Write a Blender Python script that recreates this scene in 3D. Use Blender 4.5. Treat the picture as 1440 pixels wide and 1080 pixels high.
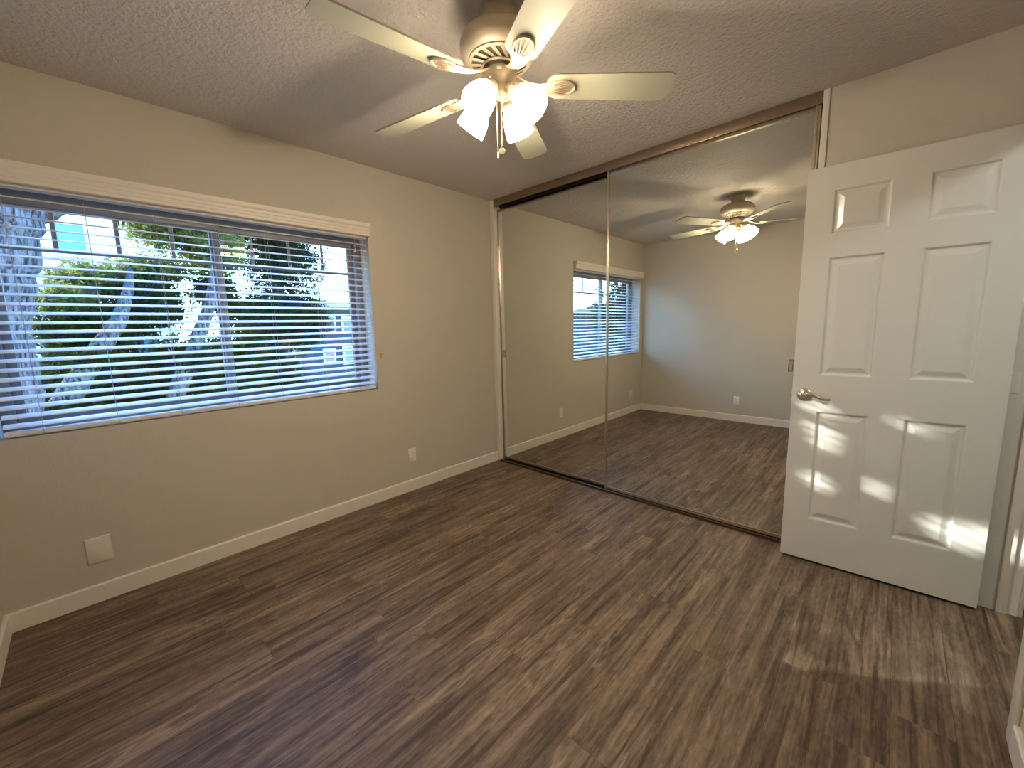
import bpy, bmesh, math, random
from mathutils import Vector, Matrix
import numpy as np

PI = math.pi
R = math.radians
for o in list(bpy.data.objects):
    bpy.data.objects.remove(o)
SC = bpy.context.scene
COL = SC.collection

# ------------------------------------------------------------------ room numbers (metres)
W, L, H = 3.165, 3.114, 2.458          # x: 0 window wall .. W doorway wall, y: 0 closet .. -L behind the camera
WY1, WY2, WZ1, WZ2 = -1.2418, -3.027, 0.873, 1.991   # window opening in the left wall
WTH = 0.21                              # thickness of the window wall

# ------------------------------------------------------------------ camera
cam = bpy.data.cameras.new('camera')
camo = bpy.data.objects.new('camera', cam)
COL.objects.link(camo)
fwd = Vector((-0.6814316, 0.71825741, -0.14056052))
rgt = Vector((0.72753444, 0.68567585, -0.02328673))
upv = Vector((-0.07965309, 0.11813093, 0.9897982))
camo.matrix_world = Matrix(((rgt.x, upv.x, -fwd.x, 2.8002), (rgt.y, upv.y, -fwd.y, -2.7316),
                            (rgt.z, upv.z, -fwd.z, 1.3145), (0, 0, 0, 1)))
cam.sensor_fit = 'HORIZONTAL'
cam.sensor_width = 36.0
cam.lens = 567.85 * 36.0 / 1440.0
cam.clip_start = 0.01
cam.clip_end = 200
SC.camera = camo

# ------------------------------------------------------------------ world, sun, exposure
SUN_DIR = Vector((0.783, 0.540, -0.272)).normalized()   # the way the sunlight travels
SKY_STRENGTH = 1.0
SUN_STRENGTH = 11.0
SHADE_EMIT = 23.0
BULB_WATT = 10.0
HALL_WATT = 13.0
world = bpy.data.worlds.new('world')
SC.world = world
world.use_nodes = True
nt = world.node_tree
nt.nodes.clear()
wo = nt.nodes.new('ShaderNodeOutputWorld')
bg = nt.nodes.new('ShaderNodeBackground')
tc = nt.nodes.new('ShaderNodeTexCoord')
sp = nt.nodes.new('ShaderNodeSeparateXYZ')
rp = nt.nodes.new('ShaderNodeValToRGB')
nt.links.new(tc.outputs['Generated'], sp.inputs[0])
nt.links.new(sp.outputs['Z'], rp.inputs[0])
rp.color_ramp.elements[0].position = 0.0
rp.color_ramp.elements[0].color = (0.50, 0.76, 1.0, 1)
rp.color_ramp.elements[1].position = 0.75
rp.color_ramp.elements[1].color = (0.08, 0.27, 1.0, 1)
e = rp.color_ramp.elements.new(0.28)
e.color = (0.34, 0.64, 1.0, 1)
nt.links.new(rp.outputs[0], bg.inputs[0])
bg.inputs[1].default_value = 10.5 * SKY_STRENGTH
nt.links.new(bg.outputs[0], wo.inputs[0])

sun = bpy.data.lights.new('sun', 'SUN')
suno = bpy.data.objects.new('sun', sun)
COL.objects.link(suno)
sun.energy = SUN_STRENGTH
sun.color = (1.0, 0.95, 0.86)
sun.angle = R(0.4)
suno.rotation_euler = SUN_DIR.to_track_quat('-Z', 'Y').to_euler()
suno.location = (-8, -6, 8)

hl = bpy.data.lights.new('hall_fill_light', 'AREA')   # unseen fill light added to stand in for daylight from the hall
hlo = bpy.data.objects.new('hall_fill_light', hl)
COL.objects.link(hlo)
hl.shape = 'DISK'
hl.size = 0.3
hl.energy = HALL_WATT
hl.color = (0.93, 1.0, 0.95)
hlo.location = (3.9, -1.0, 2.40)

SC.view_settings.view_transform = 'Standard'
SC.view_settings.look = 'None'
SC.view_settings.exposure = 0.33
SC.view_settings.gamma = 1.0
SC.view_settings.use_curve_mapping = False
SC.cycles.max_bounces = 10
SC.cycles.diffuse_bounces = 6
SC.cycles.glossy_bounces = 6
SC.cycles.transparent_max_bounces = 16
SC.cycles.use_denoising = True

# ------------------------------------------------------------------ materials
def mat(name, col, rough=0.5, metal=0.0, spec=0.5, noise=None, bump=None, emit=None, estr=0.0, coat=0.0, aniso=0.0):
    """noise = (scale, amount): gentle mottling of the colour; bump = (scale, strength, distance)"""
    m = bpy.data.materials.new(name)
    m.use_nodes = True
    n = m.node_tree
    b = n.nodes['Principled BSDF']
    b.inputs['Base Color'].default_value = (*col, 1)
    b.inputs['Roughness'].default_value = rough
    b.inputs['Metallic'].default_value = metal
    b.inputs['Specular IOR Level'].default_value = spec
    if coat:
        b.inputs['Coat Weight'].default_value = coat
        b.inputs['Coat Roughness'].default_value = 0.08
    if emit:
        b.inputs['Emission Color'].default_value = (*emit, 1)
        b.inputs['Emission Strength'].default_value = estr
    tcn = n.nodes.new('ShaderNodeTexCoord')
    if noise:
        nz = n.nodes.new('ShaderNodeTexNoise')
        nz.inputs['Scale'].default_value = noise[0]
        nz.inputs['Detail'].default_value = 6
        n.links.new(tcn.outputs['Object'], nz.inputs['Vector'])
        r = n.nodes.new('ShaderNodeValToRGB')
        a = noise[1]
        r.color_ramp.elements[0].position = 0.3
        r.color_ramp.elements[1].position = 0.7
        r.color_ramp.elements[0].color = (*[c * (1 - a) for c in col], 1)
        r.color_ramp.elements[1].color = (*[min(1, c * (1 + a)) for c in col], 1)
        n.links.new(nz.outputs['Fac'], r.inputs[0])
        n.links.new(r.outputs[0], b.inputs['Base Color'])
    if bump:
        nb = n.nodes.new('ShaderNodeTexNoise')
        nb.inputs['Scale'].default_value = bump[0]
        nb.inputs['Detail'].default_value = 3
        n.links.new(tcn.outputs['Object'], nb.inputs['Vector'])
        bp = n.nodes.new('ShaderNodeBump')
        bp.inputs['Strength'].default_value = bump[1]
        bp.inputs['Distance'].default_value = bump[2]
        n.links.new(nb.outputs['Fac'], bp.inputs['Height'])
        n.links.new(bp.outputs[0], b.inputs['Normal'])
    return m

M = {}
M['wall'] = mat('wall_paint', (0.56, 0.515, 0.44), 0.7, spec=0.3, noise=(3, 0.015), bump=(110, 0.35, 0.004))
M['ceil'] = mat('ceiling_paint', (0.60, 0.56, 0.505), 0.85, spec=0.2, bump=(62, 0.8, 0.010))
M['trim'] = mat('trim_paint', (0.78, 0.73, 0.66), 0.35, spec=0.5, noise=(2, 0.01))
M['door'] = mat('door_paint', (0.66, 0.645, 0.59), 0.22, spec=0.5, noise=(2, 0.008), coat=0.25)
M['vinyl'] = mat('window_vinyl', (0.24, 0.235, 0.23), 0.4, noise=(5, 0.03))
M['slat'] = mat('blind_slat', (0.80, 0.78, 0.74), 0.35, noise=(6, 0.015))
M['valance'] = mat('blind_valance', (0.80, 0.74, 0.66), 0.4, noise=(6, 0.015))
M['cord'] = mat('blind_cord', (0.45, 0.42, 0.38), 0.8, noise=(60, 0.1))
M['tassel'] = mat('cord_tassel', (0.85, 0.78, 0.66), 0.5, noise=(40, 0.05))
M['plate'] = mat('wall_plate_plastic', (0.80, 0.75, 0.68), 0.3, noise=(20, 0.01))
M['ppaint'] = mat('painted_plate', (0.68, 0.62, 0.55), 0.5, noise=(20, 0.02))
M['slot'] = mat('outlet_slot', (0.03, 0.025, 0.02), 0.6, noise=(50, 0.1))
M['nickel'] = mat('satin_nickel', (0.66, 0.58, 0.46), 0.28, 1.0, noise=(30, 0.04))
M['fanmetal'] = mat('fan_champagne_metal', (0.44, 0.37, 0.27), 0.48, 0.4, noise=(14, 0.03))
M['fandark'] = mat('fan_vent_dark', (0.10, 0.075, 0.05), 0.7, noise=(30, 0.1))
M['blade'] = mat('fan_blade_laminate', (0.42, 0.42, 0.315), 0.5, noise=(5, 0.02))
M['bronze'] = mat('closet_frame_bronze', (0.36, 0.28, 0.20), 0.33, 0.85, noise=(25, 0.05))
M['bronzel'] = mat('closet_frame_pale', (0.62, 0.53, 0.42), 0.28, 0.9, noise=(25, 0.04))
M['darkmetal'] = mat('floor_track_dark', (0.10, 0.075, 0.055), 0.35, 0.7, noise=(25, 0.1))
M['brass'] = mat('hook_brass', (0.62, 0.42, 0.20), 0.35, 0.9, noise=(40, 0.05))
M['hallfl'] = mat('hall_floor', (0.12, 0.085, 0.06), 0.5, noise=(8, 0.2))

def glass_pane(name):
    m = bpy.data.materials.new(name)
    m.use_nodes = True
    n = m.node_tree
    n.nodes.clear()
    out = n.nodes.new('ShaderNodeOutputMaterial')
    tr = n.nodes.new('ShaderNodeBsdfTransparent')
    gl = n.nodes.new('ShaderNodeBsdfGlossy')
    fr = n.nodes.new('ShaderNodeFresnel')
    mx = n.nodes.new('ShaderNodeMixShader')
    tr.inputs[0].default_value = (0.94, 0.97, 0.97, 1)
    gl.inputs['Roughness'].default_value = 0.02
    fr.inputs[0].default_value = 1.45
    ge = n.nodes.new('ShaderNodeNewGeometry')      # no total internal reflection inside the thin pane
    inv = n.nodes.new('ShaderNodeMath'); inv.operation = 'SUBTRACT'; inv.inputs[0].default_value = 1.0
    mu = n.nodes.new('ShaderNodeMath'); mu.operation = 'MULTIPLY'
    n.links.new(ge.outputs['Backfacing'], inv.inputs[1])
    n.links.new(inv.outputs[0], mu.inputs[0])
    n.links.new(fr.outputs[0], mu.inputs[1])
    n.links.new(mu.outputs[0], mx.inputs[0])
    n.links.new(tr.outputs[0], mx.inputs[1])
    n.links.new(gl.outputs[0], mx.inputs[2])
    n.links.new(mx.outputs[0], out.inputs[0])
    return m
M['glass'] = glass_pane('window_glass')

def mirror_mat(name, col):
    m = bpy.data.materials.new(name)
    m.use_nodes = True
    n = m.node_tree
    n.nodes.clear()
    out = n.nodes.new('ShaderNodeOutputMaterial')
    gl = n.nodes.new('ShaderNodeBsdfGlossy')
    tcn = n.nodes.new('ShaderNodeTexCoord')
    nz = n.nodes.new('ShaderNodeTexNoise')
    nz.inputs['Scale'].default_value = 2.0
    r = n.nodes.new('ShaderNodeValToRGB')
    r.color_ramp.elements[0].color = (*[c * 0.985 for c in col], 1)
    r.color_ramp.elements[1].color = (*col, 1)
    n.links.new(tcn.outputs['Object'], nz.inputs['Vector'])
    n.links.new(nz.outputs['Fac'], r.inputs[0])
    n.links.new(r.outputs[0], gl.inputs[0])
    gl.inputs['Roughness'].default_value = 0.0
    n.links.new(gl.outputs[0], out.inputs[0])
    return m
M['mirror'] = mirror_mat('mirror_silver', (0.86, 0.885, 0.845))

def shade_mat():
    m = bpy.data.materials.new('frosted_lamp_glass')
    m.use_nodes = True
    n = m.node_tree
    b = n.nodes['Principled BSDF']
    b.inputs['Base Color'].default_value = (0.85, 0.80, 0.70, 1)
    b.inputs['Roughness'].default_value = 0.35
    b.inputs['Emission Color'].default_value = (1.0, 0.81, 0.57, 1)
    b.inputs['Emission Strength'].default_value = SHADE_EMIT
    return m
M['shade'] = shade_mat()
M['bulb'] = mat('lit_bulb', (0.9, 0.85, 0.75), 0.3, emit=(1.0, 0.79, 0.57), estr=40.0)

def floor_mat():
    m = bpy.data.materials.new('floor_vinyl_planks')
    m.use_nodes = True
    n = m.node_tree
    N, LK = n.nodes.new, n.links.new
    b = n.nodes['Principled BSDF']
    tcn = N('ShaderNodeTexCoord')
    sx = N('ShaderNodeSeparateXYZ')
    LK(tcn.outputs['Object'], sx.inputs[0])
    cb = N('ShaderNodeCombineXYZ')       # planks run along y
    row = N('ShaderNodeMath'); row.operation = 'DIVIDE'; row.inputs[1].default_value = 0.152
    LK(sx.outputs['X'], row.inputs[0])
    rfl = N('ShaderNodeMath'); rfl.operation = 'FLOOR'
    LK(row.outputs[0], rfl.inputs[0])
    wn = N('ShaderNodeTexWhiteNoise'); wn.noise_dimensions = '1D'
    LK(rfl.outputs[0], wn.inputs['W'])
    ysh = N('ShaderNodeMath'); ysh.operation = 'MULTIPLY_ADD'; ysh.inputs[1].default_value = 1.22   # every row starts at its own place
    LK(wn.outputs['Value'], ysh.inputs[0]); LK(sx.outputs['Y'], ysh.inputs[2])
    LK(ysh.outputs[0], cb.inputs[0])
    LK(sx.outputs['X'], cb.inputs[1])
    br = N('ShaderNodeTexBrick')
    br.offset = 0.0
    br.offset_frequency = 2
    br.inputs['Color1'].default_value = (0, 0, 0, 1)
    br.inputs['Color2'].default_value = (1, 1, 1, 1)
    br.inputs['Mortar'].default_value = (0.5, 0.5, 0.5, 1)
    br.inputs['Scale'].default_value = 1.0
    br.inputs['Mortar Size'].default_value = 0.0008
    br.inputs['Brick Width'].default_value = 1.22
    br.inputs['Row Height'].default_value = 0.152
    LK(cb.outputs[0], br.inputs['Vector'])
    pid = N('ShaderNodeSeparateColor')
    LK(br.outputs['Color'], pid.inputs[0])
    # plank-shifted coordinates, stretched along y
    off = N('ShaderNodeMath'); off.operation = 'MULTIPLY'; off.inputs[1].default_value = 53.7
    LK(pid.outputs[0], off.inputs[0])
    ax = N('ShaderNodeMath'); ax.operation = 'ADD'
    LK(sx.outputs['X'], ax.inputs[0]); LK(off.outputs[0], ax.inputs[1])
    def stretched(kx, ky):
        a = N('ShaderNodeMath'); a.operation = 'MULTIPLY'; a.inputs[1].default_value = kx
        c = N('ShaderNodeMath'); c.operation = 'MULTIPLY'; c.inputs[1].default_value = ky
        LK(ax.outputs[0], a.inputs[0]); LK(sx.outputs['Y'], c.inputs[0])
        v = N('ShaderNodeCombineXYZ')
        LK(a.outputs[0], v.inputs[0]); LK(c.outputs[0], v.inputs[1]); LK(off.outputs[0], v.inputs[2])
        return v
    def noise(vec, scale, detail, dist=0.0):
        z = N('ShaderNodeTexNoise')
        z.inputs['Scale'].default_value = scale
        z.inputs['Detail'].default_value = detail
        z.inputs['Distortion'].default_value = dist
        LK(vec.outputs[0], z.inputs['Vector'])
        return z
    def math_(op, a, bb=None, val=None):
        q = N('ShaderNodeMath'); q.operation = op
        LK(a, q.inputs[0])
        if bb is not None: LK(bb, q.inputs[1])
        if val is not None: q.inputs[1].default_value = val
        return q.outputs[0]
    base = noise(stretched(5.5, 0.85), 1.0, 3.0, 0.6)        # broad figure: its contours are the growth rings
    rings = math_('SINE', math_('MULTIPLY', base.outputs['Fac'], val=95.0))
    rings = math_('MULTIPLY_ADD', rings, val=0.5)
    rings.node.inputs[2].default_value = 0.5
    rings = math_('POWER', rings, val=2.2)
    fibre = noise(stretched(75, 2.4), 1.0, 3.0, 0.4)
    streak = noise(stretched(16, 0.9), 1.0, 5.0, 0.8)
    mask = noise(stretched(4.5, 0.8), 1.3, 2.0, 0.3)          # where the rings show
    mk = N('ShaderNodeMapRange'); mk.inputs[1].default_value = 0.52; mk.inputs[2].default_value = 0.66
    LK(mask.outputs['Fac'], mk.inputs[0])
    ringm = math_('MULTIPLY', rings, mk.outputs[0])
    s1 = math_('MULTIPLY', streak.outputs['Fac'], val=0.62)
    s2 = math_('MULTIPLY', fibre.outputs['Fac'], val=0.50)
    s3 = math_('MULTIPLY', ringm, val=0.17)
    s4 = math_('MULTIPLY', pid.outputs[0], val=0.03)
    blotch = noise(stretched(9, 2.6), 1.0, 6.0, 1.2)
    s5 = math_('MULTIPLY', blotch.outputs['Fac'], val=0.34)
    flk = noise(stretched(38, 1.7), 1.0, 3.0, 0.5)               # sparse pale flecks along the grain
    fm = N('ShaderNodeMapRange'); fm.inputs[1].default_value = 0.60; fm.inputs[2].default_value = 0.76
    LK(flk.outputs['Fac'], fm.inputs[0])
    s6 = math_('ADD', math_('MULTIPLY', fm.outputs[0], val=0.15), math_('MULTIPLY', noise(stretched(26, 9.0), 1.0, 5.0, 1.5).outputs['Fac'], val=0.22))
    dk = noise(stretched(30, 1.5), 1.0, 4.0, 0.9)                # dark veins
    dm = N('ShaderNodeMapRange'); dm.inputs[1].default_value = 0.53; dm.inputs[2].default_value = 0.72; dm.inputs[3].default_value = 0.0; dm.inputs[4].default_value = -0.24
    LK(dk.outputs['Fac'], dm.inputs[0])
    tot = math_('ADD', math_('ADD', math_('ADD', s1, s2), math_('ADD', s3, s4)), math_('ADD', math_('ADD', s5, s6), dm.outputs[0]))
    tot = math_('MULTIPLY_ADD', tot, val=1.22)
    tot.node.inputs[2].default_value = -0.385
    ctr = noise(stretched(60, 14.0), 1.0, 3.0, 1.8)              # short broken mottling
    tot = math_('ADD', tot, math_('MULTIPLY_ADD', ctr.outputs['Fac'], val=0.42))
    tot.node.inputs[1].links[0].from_node.inputs[2].default_value = -0.21
    ramp = N('ShaderNodeValToRGB')
    cr = ramp.color_ramp
    cr.elements[0].position = 0.38; cr.elements[0].color = (0.053, 0.034, 0.020, 1)
    cr.elements[1].position = 0.96; cr.elements[1].color = (0.32, 0.235, 0.165, 1)
    e1 = cr.elements.new(0.53); e1.color = (0.104, 0.069, 0.042, 1)
    e2 = cr.elements.new(0.68); e2.color = (0.170, 0.119, 0.078, 1)
    LK(tot, ramp.inputs[0])
    seam = N('ShaderNodeMixRGB')
    seam.blend_type = 'MULTIPLY'
    LK(br.outputs['Fac'], seam.inputs[0])
    LK(ramp.outputs[0], seam.inputs[1])
    seam.inputs[2].default_value = (0.72, 0.70, 0.68, 1)
    LK(seam.outputs[0], b.inputs['Base Color'])
    rr = N('ShaderNodeMapRange')
    rr.inputs[3].default_value = 0.42; rr.inputs[4].default_value = 0.58
    LK(streak.outputs['Fac'], rr.inputs[0])
    LK(rr.outputs[0], b.inputs['Roughness'])
    b.inputs['Specular IOR Level'].default_value = 0.4
    bp = N('ShaderNodeBump'); bp.inputs['Strength'].default_value = 0.12; bp.inputs['Distance'].default_value = 0.002
    LK(tot, bp.inputs['Height']); LK(bp.outputs[0], b.inputs['Normal'])
    return m
M['floor'] = floor_mat()

# ------------------------------------------------------------------ mesh helpers
class MB:
    def __init__(self):
        self.bm = bmesh.new()
    def box(self, x0, x1, y0, y1, z0, z1, bev=0.0, mtx=None):
        lo = Vector((min(x0, x1), min(y0, y1), min(z0, z1))); hi = Vector((max(x0, x1), max(y0, y1), max(z0, z1)))
        t = bmesh.new()
        bmesh.ops.create_cube(t, size=1.0)
        for v in t.verts:
            v.co = Vector(((v.co.x + .5) * (hi.x - lo.x) + lo.x, (v.co.y + .5) * (hi.y - lo.y) + lo.y, (v.co.z + .5) * (hi.z - lo.z) + lo.z))
        if bev:
            bmesh.ops.bevel(t, geom=list(t.edges), offset=bev, segments=2, profile=0.5, affect='EDGES')
        self.add(t, mtx)
        return self
    def add(self, t, mtx=None):
        if mtx is not None:
            bmesh.ops.transform(t, matrix=mtx, verts=t.verts)
        me = bpy.data.meshes.new('tmp')
        t.to_mesh(me); t.free()
        self.bm.from_mesh(me)
        bpy.data.meshes.remove(me)
    def grid(self, rings, closed=True, cap0=False, cap1=False, mtx=None):
        """rings: list of equal-length point lists joined with quads"""
        t = bmesh.new()
        vs = [[t.verts.new(p) for p in r] for r in rings]
        n = len(rings[0])
        for i in range(len(rings) - 1):
            for j in range(n if closed else n - 1):
                k = (j + 1) % n
                t.faces.new((vs[i][j], vs[i][k], vs[i + 1][k], vs[i + 1][j]))
        if cap0: t.faces.new(list(reversed(vs[0])))
        if cap1: t.faces.new(vs[-1])
        bmesh.ops.recalc_face_normals(t, faces=t.faces)
        self.add(t, mtx)
        return self
    def lathe(self, prof, seg=40, mtx=None, cap0=False, cap1=False):
        rings = [[(r * math.cos(2 * PI * j / seg), r * math.sin(2 * PI * j / seg), z) for j in range(seg)] for r, z in prof]
        return self.grid(rings, True, cap0, cap1, mtx)
    def tube(self, pts, rad, seg=10, mtx=None, caps=True):
        pts = [Vector(p) for p in pts]
        rads = rad if isinstance(rad, (list, tuple)) else [rad] * len(pts)
        rings = []
        ref = None
        for i, p in enumerate(pts):
            d = (pts[min(i + 1, len(pts) - 1)] - pts[max(i - 1, 0)]).normalized()
            if ref is None:
                ref = Vector((0, 0, 1)) if abs(d.z) < 0.9 else Vector((1, 0, 0))
            u = d.cross(ref).normalized(); v = u.cross(d).normalized(); ref = v
            q = rads[i]
            qa, qb = q if isinstance(q, tuple) else (q, q)
            rings.append([p + u * qa * math.cos(2 * PI * j / seg) + v * qb * math.sin(2 * PI * j / seg) for j in range(seg)])
        return self.grid(rings, True, caps, caps, mtx)
    def prism(self, outline, z0, z1, mtx=None, bev=0.0):
        t = bmesh.new()
        a = [t.verts.new((x, y, z0)) for x, y in outline]
        c = [t.verts.new((x, y, z1)) for x, y in outline]
        n = len(outline)
        t.faces.new(list(reversed(a))); t.faces.new(c)
        for j in range(n):
            k = (j + 1) % n
            t.faces.new((a[j], a[k], c[k], c[j]))
        bmesh.ops.recalc_face_normals(t, faces=t.faces)
        self.add(t, mtx)
        return self
    def build(self, name, m, parent=None, smooth=False, loc=None):
        me = bpy.data.meshes.new(name)
        self.bm.to_mesh(me); self.bm.free()
        o = bpy.data.objects.new(name, me)
        COL.objects.link(o)
        me.materials.append(M[m] if isinstance(m, str) else m)
        if smooth:
            for p in me.polygons: p.use_smooth = True
            md = me.attributes.get('sharp_edge')
            # keep hard edges hard
            bm2 = bmesh.new(); bm2.from_mesh(me)
            for ed in bm2.edges:
                if len(ed.link_faces) == 2 and ed.calc_face_angle() > R(38):
                    ed.smooth = False
            bm2.to_mesh(me); bm2.free()
        if parent is not None:
            o.parent = parent
            # meshes are written in world coordinates unless the thing is marked local
            if parent.type == 'EMPTY' and parent.get('_local') is None:
                o.matrix_parent_inverse = Matrix.Translation(-parent.location)
        if loc is not None:
            o.location = loc
        return o

def tag(o, label=None, cat=None, group=None, kind=None):
    if label: o['label'] = label
    if cat: o['category'] = cat
    if group: o['group'] = group
    if kind: o['kind'] = kind
    return o
def thing(name, label, cat, loc, group=None, kind=None):
    o = bpy.data.objects.new(name, None)
    COL.objects.link(o)
    o.empty_display_size = 0.1
    o.location = loc
    return tag(o, label, cat, group, kind)
def struct(o, label=None):
    return tag(o, label, None, None, 'structure')

# ------------------------------------------------------------------ the setting
struct(MB().box(-0.0, W + 0.02, -L - 0.0, 0.66, -0.06, 0.0).build('floor', 'floor'), 'dark brown wood-look plank floor')
struct(MB().box(-WTH, W + 0.13, -L - 0.12, 0.78, H, H + 0.12).build('ceiling', 'ceil'), 'textured off-white ceiling')

w = MB()
w.box(-WTH, 0, -L - 0.12, WY2, -0.06, H)
w.box(-WTH, 0, WY1, 0.78, -0.06, H)
w.box(-WTH, 0, WY2, WY1, -0.06, WZ1)
w.box(-WTH, 0, WY2, WY1, WZ2, H)
struct(w.build('wall_left', 'wall'), 'beige textured wall with the wide blind-covered window')
XR = 2.4399                            # right end of the closet opening
CT = 0.028                             # white trim strip beside it
struct(MB().box(XR + CT, W + 0.13, -0.010, 0.10, -0.06, H).build('wall_far', 'wall'), 'beige wall strip above and behind the open door')
cl = MB()
cl.box(0.0, W, 0.66, 0.78, -0.06, H)
cl.box(XR + CT + 0.02, W, 0.10, 0.66, -0.06, H)
struct(cl.build('wall_closet', 'wall'), 'inside walls of the closet behind the mirrors')
DY0, DY1, DZ = -0.055, -0.876, 2.075    # doorway in the right wall
w = MB()
w.box(W, W + 0.115, DY0 + 0.018, -0.010, -0.06, H)
w.box(W, W + 0.115, -L - 0.12, DY1 - 0.018, -0.06, H)
w.box(W, W + 0.115, DY1 - 0.018, DY0 + 0.018, DZ + 0.018, H)
struct(w.build('wall_right', 'wall'), 'beige wall with the doorway')
struct(MB().box(0.0, W, -L - 0.12, -L, -0.06, H).build('wall_near', 'wall'), 'blank beige wall seen in the mirror, with one outlet')

def baseboard(name, axis, a0, a1, face, sgn, h=0.091, t=0.013):
    """profile swept along a wall; sgn = side the room lies on"""
    prof = [(0, 0), (t, 0), (t, h - 0.006), (t - 0.003, h - 0.0015), (t - 0.006, h), (0, h)]
    b = MB()
    rings = []
    for a in (a0, a1):
        if axis == 'y':
            rings.append([(face + sgn * p, a, z) for p, z in prof])
        else:
            rings.append([(a, face + sgn * p, z) for p, z in prof])
    b.grid(rings, True, True, True)
    return struct(b.build(name, 'trim'))
baseboard('baseboard_left', 'y', -L, -0.025, 0.0, 1)
baseboard('baseboard_near', 'x', 0.013, W - 0.013, -L, 1)
baseboard('baseboard_right', 'y', -L, DY1 - 0.064, W, -1)

# closet trim strips
def strip(name, x0, x1, y0, y1, lab):
    b = MB().box(x0, x1, y0, y1, 0, H, bev=0.004)
    return struct(b.build(name, 'trim', smooth=True), lab)
strip('trim_1', 0.0, 0.045, -0.025, 0.075, 'white vertical trim at the left end of the mirrors')
strip('trim_2', XR, XR + CT, -0.022, 0.10, 'white vertical trim at the right end of the mirrors')

# door frame: jambs, stops and casings
j = MB()
j.box(W, W + 0.122, DY0, DY0 + 0.018, 0, DZ + 0.018)
j.box(W + 0.058, W + 0.090, DY0 - 0.011, DY0, 0, DZ, bev=0.002)
j.box(W + 0.1225, W + 0.136, DY0 - 0.004, DY0 + 0.055, 0, DZ + 0.06, bev=0.004)
j.box(W - 0.013, W, DY0 + 0.006, -0.012, 0, DZ + 0.06, bev=0.003)
struct(j.build('trim_3', 'trim', smooth=True), 'white hinge-side door jamb behind the open door')
j = MB()
j.box(W, W + 0.122, DY1 - 0.018, DY1, 0, DZ + 0.018)
j.box(W + 0.058, W + 0.090, DY1, DY1 + 0.011, 0, DZ, bev=0.002)
j.box(W - 0.013, W, DY1 - 0.064, DY1 - 0.006, 0, DZ + 0.064, bev=0.004)
struct(j.build('trim_4', 'trim', smooth=True), 'white door casing at the lower right edge of the view')
j = MB()
j.box(W, W + 0.122, DY1, DY0, DZ, DZ + 0.018)
j.box(W - 0.013, W, DY1 - 0.006, DY0 + 0.006, DZ + 0.006, DZ + 0.064, bev=0.004)
struct(j.build('trim_5', 'trim', smooth=True), 'white head casing over the doorway')

# the hallway beyond the doorway
struct(MB().box(W + 0.02, 4.75, -3.2, 1.0, -0.06, -0.001).build('floor_hall', 'floor'))
hw = MB()
hw.box(4.75, 4.87, -3.2, 1.0, -0.06, H)
hw.box(W + 0.115, 4.87, 1.0, 1.12, -0.06, H)
hw.box(W + 0.115, 4.87, -3.32, -3.2, -0.06, H)
hw.box(W + 0.115, W + 0.235, 0.05, 1.0, -0.06, H)
struct(hw.build('wall_hall', 'wall'))
struct(MB().box(W + 0.13, 4.87, -3.32, 1.12, H, H + 0.12).build('ceiling_hall', 'ceil'))

# ------------------------------------------------------------------ window
win = struct(thing('window_1', 'wide sliding window with a row of small panes at the top', None, (-0.16, (WY1 + WY2) / 2, WZ1)))
def rect_frame(b, x0, x1, y0, y1, z0, z1, wd, bev=0.003):
    b.box(x0, x1, y0, y1, z0, z0 + wd, bev)
    b.box(x0, x1, y0, y1, z1 - wd, z1, bev)
    b.box(x0, x1, y0, y0 + wd, z0 + wd, z1 - wd, bev)
    b.box(x0, x1, y1 - wd, y1, z0 + wd, z1 - wd, bev)
f = MB()
rect_frame(f, -0.205, -0.135, WY2, WY1, WZ1, WZ2, 0.045)
f.build('window_frame', 'vinyl', win, True)
YM = -2.125
for (ya, yb, xo) in ((WY2 + 0.045, YM + 0.022, -0.165), (YM - 0.022, WY1 - 0.045, -0.19)):
    s = MB()
    rect_frame(s, xo - 0.012, xo + 0.014, ya, yb, WZ1 + 0.045, WZ2 - 0.045, 0.034)
    so = s.build('sash', 'vinyl', win, True)
    g = MB().box(xo - 0.002, xo + 0.002, ya + 0.03, yb - 0.03, WZ1 + 0.075, WZ2 - 0.075)
    g.build('pane', 'glass', so)
    mt = MB()
    n = 4
    for k in range(1, n):
        yk = ya + (yb - ya) * k / n
        mt.box(xo + 0.0025, xo + 0.009, yk - 0.009, yk + 0.009, 1.725, WZ2 - 0.079, 0.002)
    mt.box(xo + 0.0025, xo + 0.009, ya + 0.034, yb - 0.034, 1.716, 1.734, 0.002)
    mt.build('muntin_grille', 'vinyl', so)

# ------------------------------------------------------------------ blind
bl = thing('window_blind', 'white horizontal slat blind with a moulded valance, hanging in the window', 'blind', (-0.035, (WY1 + WY2) / 2, WZ1))
ya, yb = WY2 + 0.008, WY1 - 0.008
hr = MB().box(-0.062, -0.008, ya, yb, WZ2 - 0.032, WZ2 - 0.002, 0.002)
hr.build('headrail', 'slat', bl)
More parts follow.
